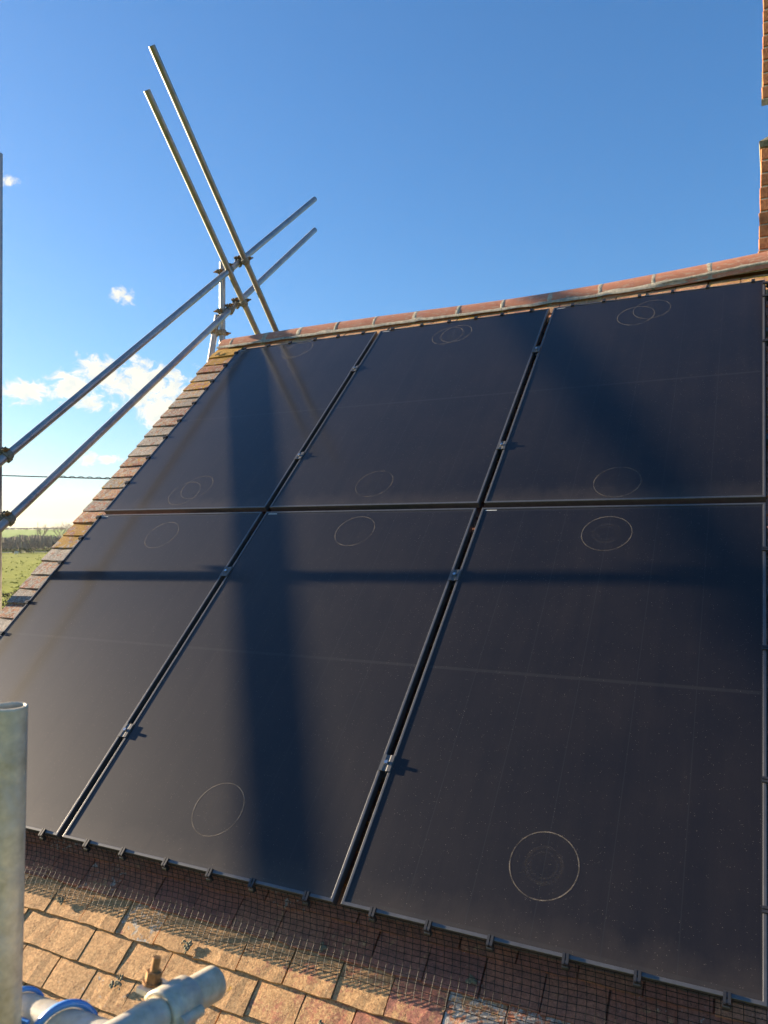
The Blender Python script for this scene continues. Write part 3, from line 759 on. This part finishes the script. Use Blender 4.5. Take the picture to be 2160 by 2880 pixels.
# ------------------------------------------------------------------ bird netting with clips
AW, AH = 3 * W + 2 * GU, 2 * H + GV
net = empty('bird_netting', ROOF @ Matrix.Translation((AW / 2, -.01, -.1)), 'dark wire bird netting clipped round the panels, draped onto the tiles below', 'netting')
def net_mesh(side, length, du, profile, dn, wr, rseed):
    """profile: offsets (out, n); side gives origin/direction in the roof plane"""
    mb = MB(); (ox, oy), (ax, ay), (bx, by) = side
    def pos(s, k, wv=True):
        i = min(int(k), len(profile) - 2); t = k - i
        o_ = profile[i][0] * (1 - t) + profile[i + 1][0] * t; n_ = profile[i][1] * (1 - t) + profile[i + 1][1] * t
        a = k / (len(profile) - 1)
        o_ += a * (.010 * noise.noise((s * 3.1, rseed, 0)) + .005 * noise.noise((s * 11, rseed, 2))) 
        s2 = s + a * .010 * noise.noise((s * 2.3, k * .5, rseed))
        n_ += .006 * math.sin(a * 3.1) * noise.noise((s * 5, 7, rseed)) 
        return P(ox + ax * s2 + bx * o_, oy + ay * s2 + by * o_, n_)
    def wire(pts):
        q = len(pts); vs = []
        for k, p in enumerate(pts):
            d = (pts[min(k + 1, q - 1)] - pts[max(k - 1, 0)]).normalized(); e1 = d.cross(nn)
            if e1.length < .1: e1 = d.cross(Vector((1, 0, 0)))
            e1.normalize(); e2 = d.cross(e1)
            for a in (0, 2.094, 4.189): vs.append(p + (e1 * math.cos(a) + e2 * math.sin(a)) * wr)
        mb.add(vs, [(3 * k + i, 3 * k + (i + 1) % 3, 3 * k + 3 + (i + 1) % 3, 3 * k + 3 + i) for k in range(q - 1) for i in range(3)], True)
    K = len(profile) - 1; s = 0.0
    while s <= length:
        wire([pos(s, k * .5) for k in range(2 * K + 1)]); s += du
    k = 0.0
    # weft wires spaced by length along the profile
    lens = [0]
    for i in range(K): lens.append(lens[-1] + math.dist(profile[i], profile[i + 1]))
    t = 0.0
    while t <= lens[-1] + 1e-6:
        i = 0
        while i < K - 1 and lens[i + 1] < t: i += 1
        kk = i + (t - lens[i]) / (lens[i + 1] - lens[i])
        wire([pos(q * du, min(kk, K)) for q in range(int(length / du) + 1)]); t += dn
    return mb
prof = [(.002, -.010), (.012, -.034), (.030, -.062), (.058, -.088), (.092, -.104), (.128, -.113), (.162, -.119)]
net_mesh(((0, 0), (1, 0), (0, -1)), AW, .0245, prof, .0165, .0011, 1).build('bottom_mesh', wireM, net)
side_p = [(.002, -.010), (.006, -.03), (.014, -.045), (.03, -.058)]
net_mesh(((0, 0), (0, 1), (-1, 0)), AH, .0245, side_p, .0165, .0008, 2).build('left_mesh', wireM, net)
net_mesh(((AW, 0), (0, 1), (1, 0)), AH, .0245, [(.001, -.010), (.002, -.03), (.003, -.045), (.006, -.058)], .0165, .0008, 3).build('right_mesh', wireM, net)
mbx = MB()     # clip: small ribbed jaw over the frame edge; local x along edge, y outward, z up
for x in (-.0085, .0015):
    mbx.box((x + .0035, .001, .0012), (.007, .026, .0085)); mbx.box((x + .0035, .013, -.011), (.007, .006, .03))
mbx.box((0, .010, -.006), (.012, .008, .022)); mbx.cyl((-.007, .014, -.018), (.011, .014, -.018), .008, .008, 10)
clip_me = mbx.mesh('clip'); clip_me.materials.append(plasticM)
def clip(u, v, ang):
    put(bpy.data.objects.new('clip', clip_me), ROOF @ Matrix.Translation((u, v, 0)) @ Matrix.Rotation(ang + pr.uniform(-.05, .05), 4, 'Z'), net)
for u in (.18, .42, .63, .85, 1.062, 1.287, 1.457, 1.65, 1.835, 2.004, 2.204, 2.43, 2.605, 2.787, 2.99, 3.168, 3.371): clip(u, 0, math.pi)
for v in (3.50, 3.33, 3.13, 3.04, 2.87, 2.67, 2.49, 2.28, 2.04, 1.732, 1.559, 1.369, 1.078, .87, .6, .3, .1): clip(0, v, math.pi / 2)
for u in (.05, .263, .446, .653, .836, 1.03, 1.25, 1.46, 1.65, 1.83, 2.002, 2.186, 2.434, 2.616, 2.814, 2.993, 3.173, 3.40): clip(u, AH, 0)
for v in (3.50, 3.36, 2.92, 1.5, 1.05, .58, .22): clip(AW, v, -math.pi / 2)

# ------------------------------------------------------------------ scaffolding
TR, TWALL = .02415, .0036
def tube(p0, p1, label, mat=None, group='scaffold tubes', name='scaffold_tube', seg=28):
    p0 = Vector(p0); p1 = Vector(p1); L_ = (p1 - p0).length
    M = Matrix.Translation(p0) @ (p1 - p0).to_track_quat('Z', 'Y').to_matrix().to_4x4()
    mb = MB(); ri = TR - TWALL; vs = []; rows = [(TR - .0012, 0), (TR, .0012), (TR, .004)]
    ns = max(2, int(L_ / .4))
    rows += [(TR, .001 + (L_ - .002) * k / ns) for k in range(1, ns)] + [(TR, L_ - .004), (TR, L_ - .0012), (TR - .0012, L_), (ri, L_), (ri, L_ - .004), (ri, .004), (ri, 0)]
    for r, z in rows:
        for i in range(seg):
            a = 2 * math.pi * i / seg; vs.append((math.cos(a) * r, math.sin(a) * r, z))
    R_ = len(rows)
    fs = [(k * seg + i, k * seg + (i + 1) % seg, ((k + 1) % R_) * seg + (i + 1) % seg, ((k + 1) % R_) * seg + i) for k in range(R_) for i in range(seg)]
    mb.add(vs, fs, True)
    o = mb.build(name, mat or galvM, None, M)
    for p in o.data.polygons: pass
    return tag(o, label, 'scaffold tube', group)
def ext(a, b, t0, t1):
    a, b = Vector(a), Vector(b); d = b - a; return a + d * t0, a + d * t1

def band(mb, c, ax, ref, ri, ro, w, a0, a1, seg=18):
    ax = Vector(ax).normalized(); e1 = (Vector(ref) - ax * Vector(ref).dot(ax)).normalized(); e2 = ax.cross(e1); c = Vector(c); vs = []
    for k in range(seg + 1):
        a = a0 + (a1 - a0) * k / seg; d = e1 * math.cos(a) + e2 * math.sin(a)
        for r, z in ((ri, -w / 2), (ro - .002, -w / 2), (ro, -w / 2 + .003), (ro, w / 2 - .003), (ro - .002, w / 2), (ri, w / 2)):
            vs.append(c + d * r + ax * z)
    fs = [(6 * k + i, 6 * k + (i + 1) % 6, 6 * k + 6 + (i + 1) % 6, 6 * k + 6 + i) for k in range(seg) for i in range(6)]
    fs += [tuple(range(5, -1, -1)), tuple(6 * seg + i for i in range(6))]
    mb.add(vs, fs, True)

def coupler(pa, da, pb, db, label, la=None, lb=None, mat=None, bolt=None, w=.046, sa=1, sb=1):
    """right-angle coupler: one jaw on each tube, joined where the tubes pass; la/lb: directions of the bolted side"""
    pa, pb = Vector(pa), Vector(pb); da, db = Vector(da).normalized(), Vector(db).normalized(); mat = mat or mossCM; bolt = bolt or rustM
    root = empty('scaffold_coupler', Matrix.Translation((pa + pb) / 2), label, 'coupler', 'scaffold couplers')
    link = (pb - pa)
    for (p, d, other, lat, sg) in ((pa, da, link, la, sa), (pb, db, -link, lb, sb)):
        tow = (other - d * other.dot(d)).normalized(); side = d.cross(tow) * sg
        if lat is not None:
            lat = Vector(lat); lat = (lat - d * lat.dot(d)).normalized(); side = lat
            tow = (tow - lat * tow.dot(lat)).normalized()
        mb = MB()
        band(mb, p, d, side, TR + .0004, TR + .0075, w, math.radians(24), math.radians(336))
        # two lugs carrying the bolt, hinge boss opposite
        t = d.cross(side)
        for s_ in (-1, 1):
            c_ = p + side * (TR + .013) + t * s_ * .0125
            m3 = Matrix((side, t, d)).transposed()
            mb.box(c_, (.026, .007, w * .72), m3)
        mb.cyl(p - side * (TR + .008) - d * w * .36, p - side * (TR + .008) + d * w * .36, .008, .008, 10)
        mb.build('jaw', mat, root)
        mb = MB(); c_ = p + side * (TR + .017); s2 = 1 if t.dot(Vector((0, 0, 1))) > 0 else -1; t = t * s2
        mb.cyl(c_ - t * .024, c_ + t * .052, .0062, .0058, 10); mb.cyl(c_ - t * .026, c_ - t * .017, .0105, .0105, 6, True, False)
        mb.cyl(c_ + t * .0165, c_ + t * .020, .0135, .0135, 14); mb.cyl(c_ + t * .020, c_ + t * .033, .0115, .0115, 6, True, False)
        mb.build('bolt', bolt, root)
    mid = (pa + pb) / 2; mb = MB(); ln = max(.008, link.length - 2 * TR + .006)
    z = link.normalized(); x = (da - z * da.dot(z)).normalized(); m3 = Matrix((x, z.cross(x), z)).transposed()
    mb.box(mid, (w * .8, w * .8, ln), m3); mb.build('saddle', mat, root)
    return root

lo0, lo1 = (-.335, .87763, 6.12712), (-.52, 4.49032, 9.05052)
up0, up1 = (-.355, .89081, 6.49422), (-.42, 4.32676, 9.27416)
a, b = ext(lo0, lo1, -.30, 1); tube(a, b, 'lower of two silver scaffold rails sloping up beside the verge to the right')
lo_a, lo_b = a, b
a, b = ext(up0, up1, -.30, 1); tube(a, b, 'upper of two silver scaffold rails sloping up beside the verge to the right')
up_a, up_b = a, b
A0, A1 = (-.395, 2.0618, 9.18215), (-.375, 3.33402, 7.75554)
B0, B1 = (-.345, 2.05578, 9.4802), (-.325, 3.52852, 7.82013)
a, b = ext(A0, A1, 0, 2.1); tube(a, b, 'left and shorter-looking of two scaffold rails leaning steeply to the upper left', galvB)
a, b = ext(B0, B1, 0, 1.95); tube(a, b, 'right and taller of two scaffold rails leaning steeply to the upper left', galvB)
LX, LY = -.412, .930
tube((LX + .004, LY + .004, 0), (LX - .002, LY - .016, 8.244), 'upright scaffold tube cut by the left edge of the picture', galvD)
SX, SY = -.487, 3.009
tube((SX, SY, 7.60), (SX, SY + .002, 8.275), 'short upright scaffold tube behind the crossing rails above the ridge end', galvD)
tube((-.565, 2.60, 6.0), (-.535, 3.01, 7.845), 'leaning scaffold tube end just behind the topmost verge tiles', galvD)

def on(a, b, y):
    a, b = Vector(a), Vector(b); t = (y - a.y) / (b.y - a.y); return a + (b - a) * t
up_d = Vector(up1) - Vector(up0); lo_d = Vector(lo1) - Vector(lo0); A_d = Vector(A1) - Vector(A0); B_d = Vector(B1) - Vector(B0); Zv = Vector((0, 0, 1))
def cross_y(p, dp, q, dq):
    # y where two lines cross in the gable plane
    s1 = dp.z / dp.y; s2 = dq.z / dq.y; return (q.z - p.z + s1 * p.y - s2 * q.y) / (s1 - s2)
yB = cross_y(Vector(up0), up_d, Vector(B0), B_d); yA = cross_y(Vector(lo0), lo_d, Vector(A0), A_d)
coupler(on(B0, B1, yB), B_d, on(up0, up1, yB), up_d, 'grimy coupler joining the upper sloping rail to the taller steep rail', la=up_d, lb=-B_d)
coupler(on(A0, A1, yA), A_d, on(lo0, lo1, yA), lo_d, 'grimy coupler joining the lower sloping rail to the shorter steep rail', la=lo_d, lb=-A_d)
coupler(on(up0, up1, 2.985), up_d, (SX, SY, on(up0, up1, 2.985).z), Zv, 'coupler fixing the upper sloping rail to the short upright', la=(0, -.6, .8), lb=(0, -1, 0))
coupler(on(lo0, lo1, 3.06), lo_d, (SX, SY, on(lo0, lo1, 3.03).z), Zv, 'coupler fixing the lower sloping rail to the short upright', la=(0, -.6, .8), lb=(0, -1, 0))
coupler((SX, SY, 7.70), Zv, (-.538, 2.98, 7.70), (.03, .41, 1.845), 'coupler at the ridge end tying the short upright to the leaning tube', la=(0, 1, 0), lb=(0, -1, 0))
coupler(on(up0, up1, LY + .005), up_d, (LX, LY, on(up0, up1, LY).z), Zv, 'upper coupler on the upright at the left edge of the picture', la=(0, -.6, .8), lb=(0, -1, 0))
coupler(on(lo0, lo1, LY + .005), lo_d, (LX, LY, on(lo0, lo1, LY).z), Zv, 'lower coupler on the upright at the left edge of the picture', la=(0, -.6, .8), lb=(0, -1, 0))

# foreground scaffold
tube((2.300, -1.2130, 0), (2.4977, -1.2562, 5.8553), 'large blurred upright tube with an open top in the left foreground', fgM, 'scaffold tubes')
LEDY, LEDZ = -1.200, 5.389
tube((-1.6, LEDY, LEDZ - .09), (5.4, LEDY, LEDZ + .05), 'horizontal guard rail with a blue loop along the bottom left corner', fgM)
tube((2.745, -2.7, 5.668), (2.745, -1.106, 5.4445), 'short cross tube with a sawn end poking over the tiles at the bottom', fgM)
td = Vector((0, 1.594, -.2235)).normalized()
coupler((2.745, -1.193, 5.4567), td, (2.745, LEDY, LEDZ - .003), (1, 0, .02), 'bright zinc coupler with a rusty upright bolt on the foreground cross tube', la=(-1, 0, .12), lb=(0, -1, 0), mat=couplerM, w=.058, sa=1)
# planks of the scaffold lift
for i, y in enumerate((-1.62, -1.86, -2.10, -2.34)):
    mb = MB(); mb.box((2.3, y, 4.42), (7.4, .225, .038)); o = mb.build('scaffold_board', boardM)
    tag(o, ['scaffold board nearest the roof eaves, below the guard rail', 'second scaffold board out from the eaves', 'third scaffold board out from the eaves', 'outermost scaffold board on the lift'][i], 'board', 'scaffold boards')
# blue loop tied round the guard rail
def loop_mesh(x0, pitch, a0, a1, r, w, th):
    mb = MB(); n = 40; vs = []
    for k in range(n + 1):
        t = k / n; a = a0 + (a1 - a0) * t; x = x0 + pitch * t
        d = Vector((0, math.cos(a), math.sin(a))); c_ = Vector((x, LEDY, LEDZ - .09 + (x + 1.6) * .02))
        for q in range(8):
            b_ = 2 * math.pi * q / 8; vs.append(c_ + d * (r + th * math.cos(b_)) + Vector((1, 0, 0)) * (w * math.sin(b_)))
    mb.add(vs, [(8 * k + q, 8 * k + (q + 1) % 8, 8 * k + 8 + (q + 1) % 8, 8 * k + 8 + q) for k in range(n) for q in range(8)] + [tuple(range(7, -1, -1)), tuple(8 * n + q for q in range(8))], True)
    return mb
root = empty('blue_tie', Matrix.Translation((2.53, LEDY, LEDZ)), 'blue plastic tie looped round the guard rail in the bottom left corner', 'tie')
loop_mesh(2.503, .070, math.radians(225), math.radians(10), TR + .006, .0075, .0055).build('loop', blueM, root)
loop_mesh(2.425, .040, math.radians(215), math.radians(20), TR + .004, .0062, .0036).build('loop', blueM, root)
mb = MB(); mb.box((2.478, LEDY - .024, LEDZ - .006), (.046, .008, .013)); mb.build('bridge', blueM, root)

# ------------------------------------------------------------------ thin winter haze over the land
mb = MB(); mb.box((-600, 500, 19), (2600, 2600, 40))
hz = bpy.data.materials.new('winter_haze'); hz.use_nodes = True; nt = hz.node_tree
nt.nodes.remove(nt.nodes['Principled BSDF']); pv = N(nt, 'ShaderNodeVolumePrincipled')
pv.inputs['Density'].default_value = .0001; pv.inputs['Color'].default_value = (.9, .93, .96, 1); pv.inputs['Anisotropy'].default_value = .2
nt.links.new(pv.outputs[0], nt.nodes['Material Output'].inputs['Volume'])
o = mb.build('haze', hz); tag(o, kind='stuff')
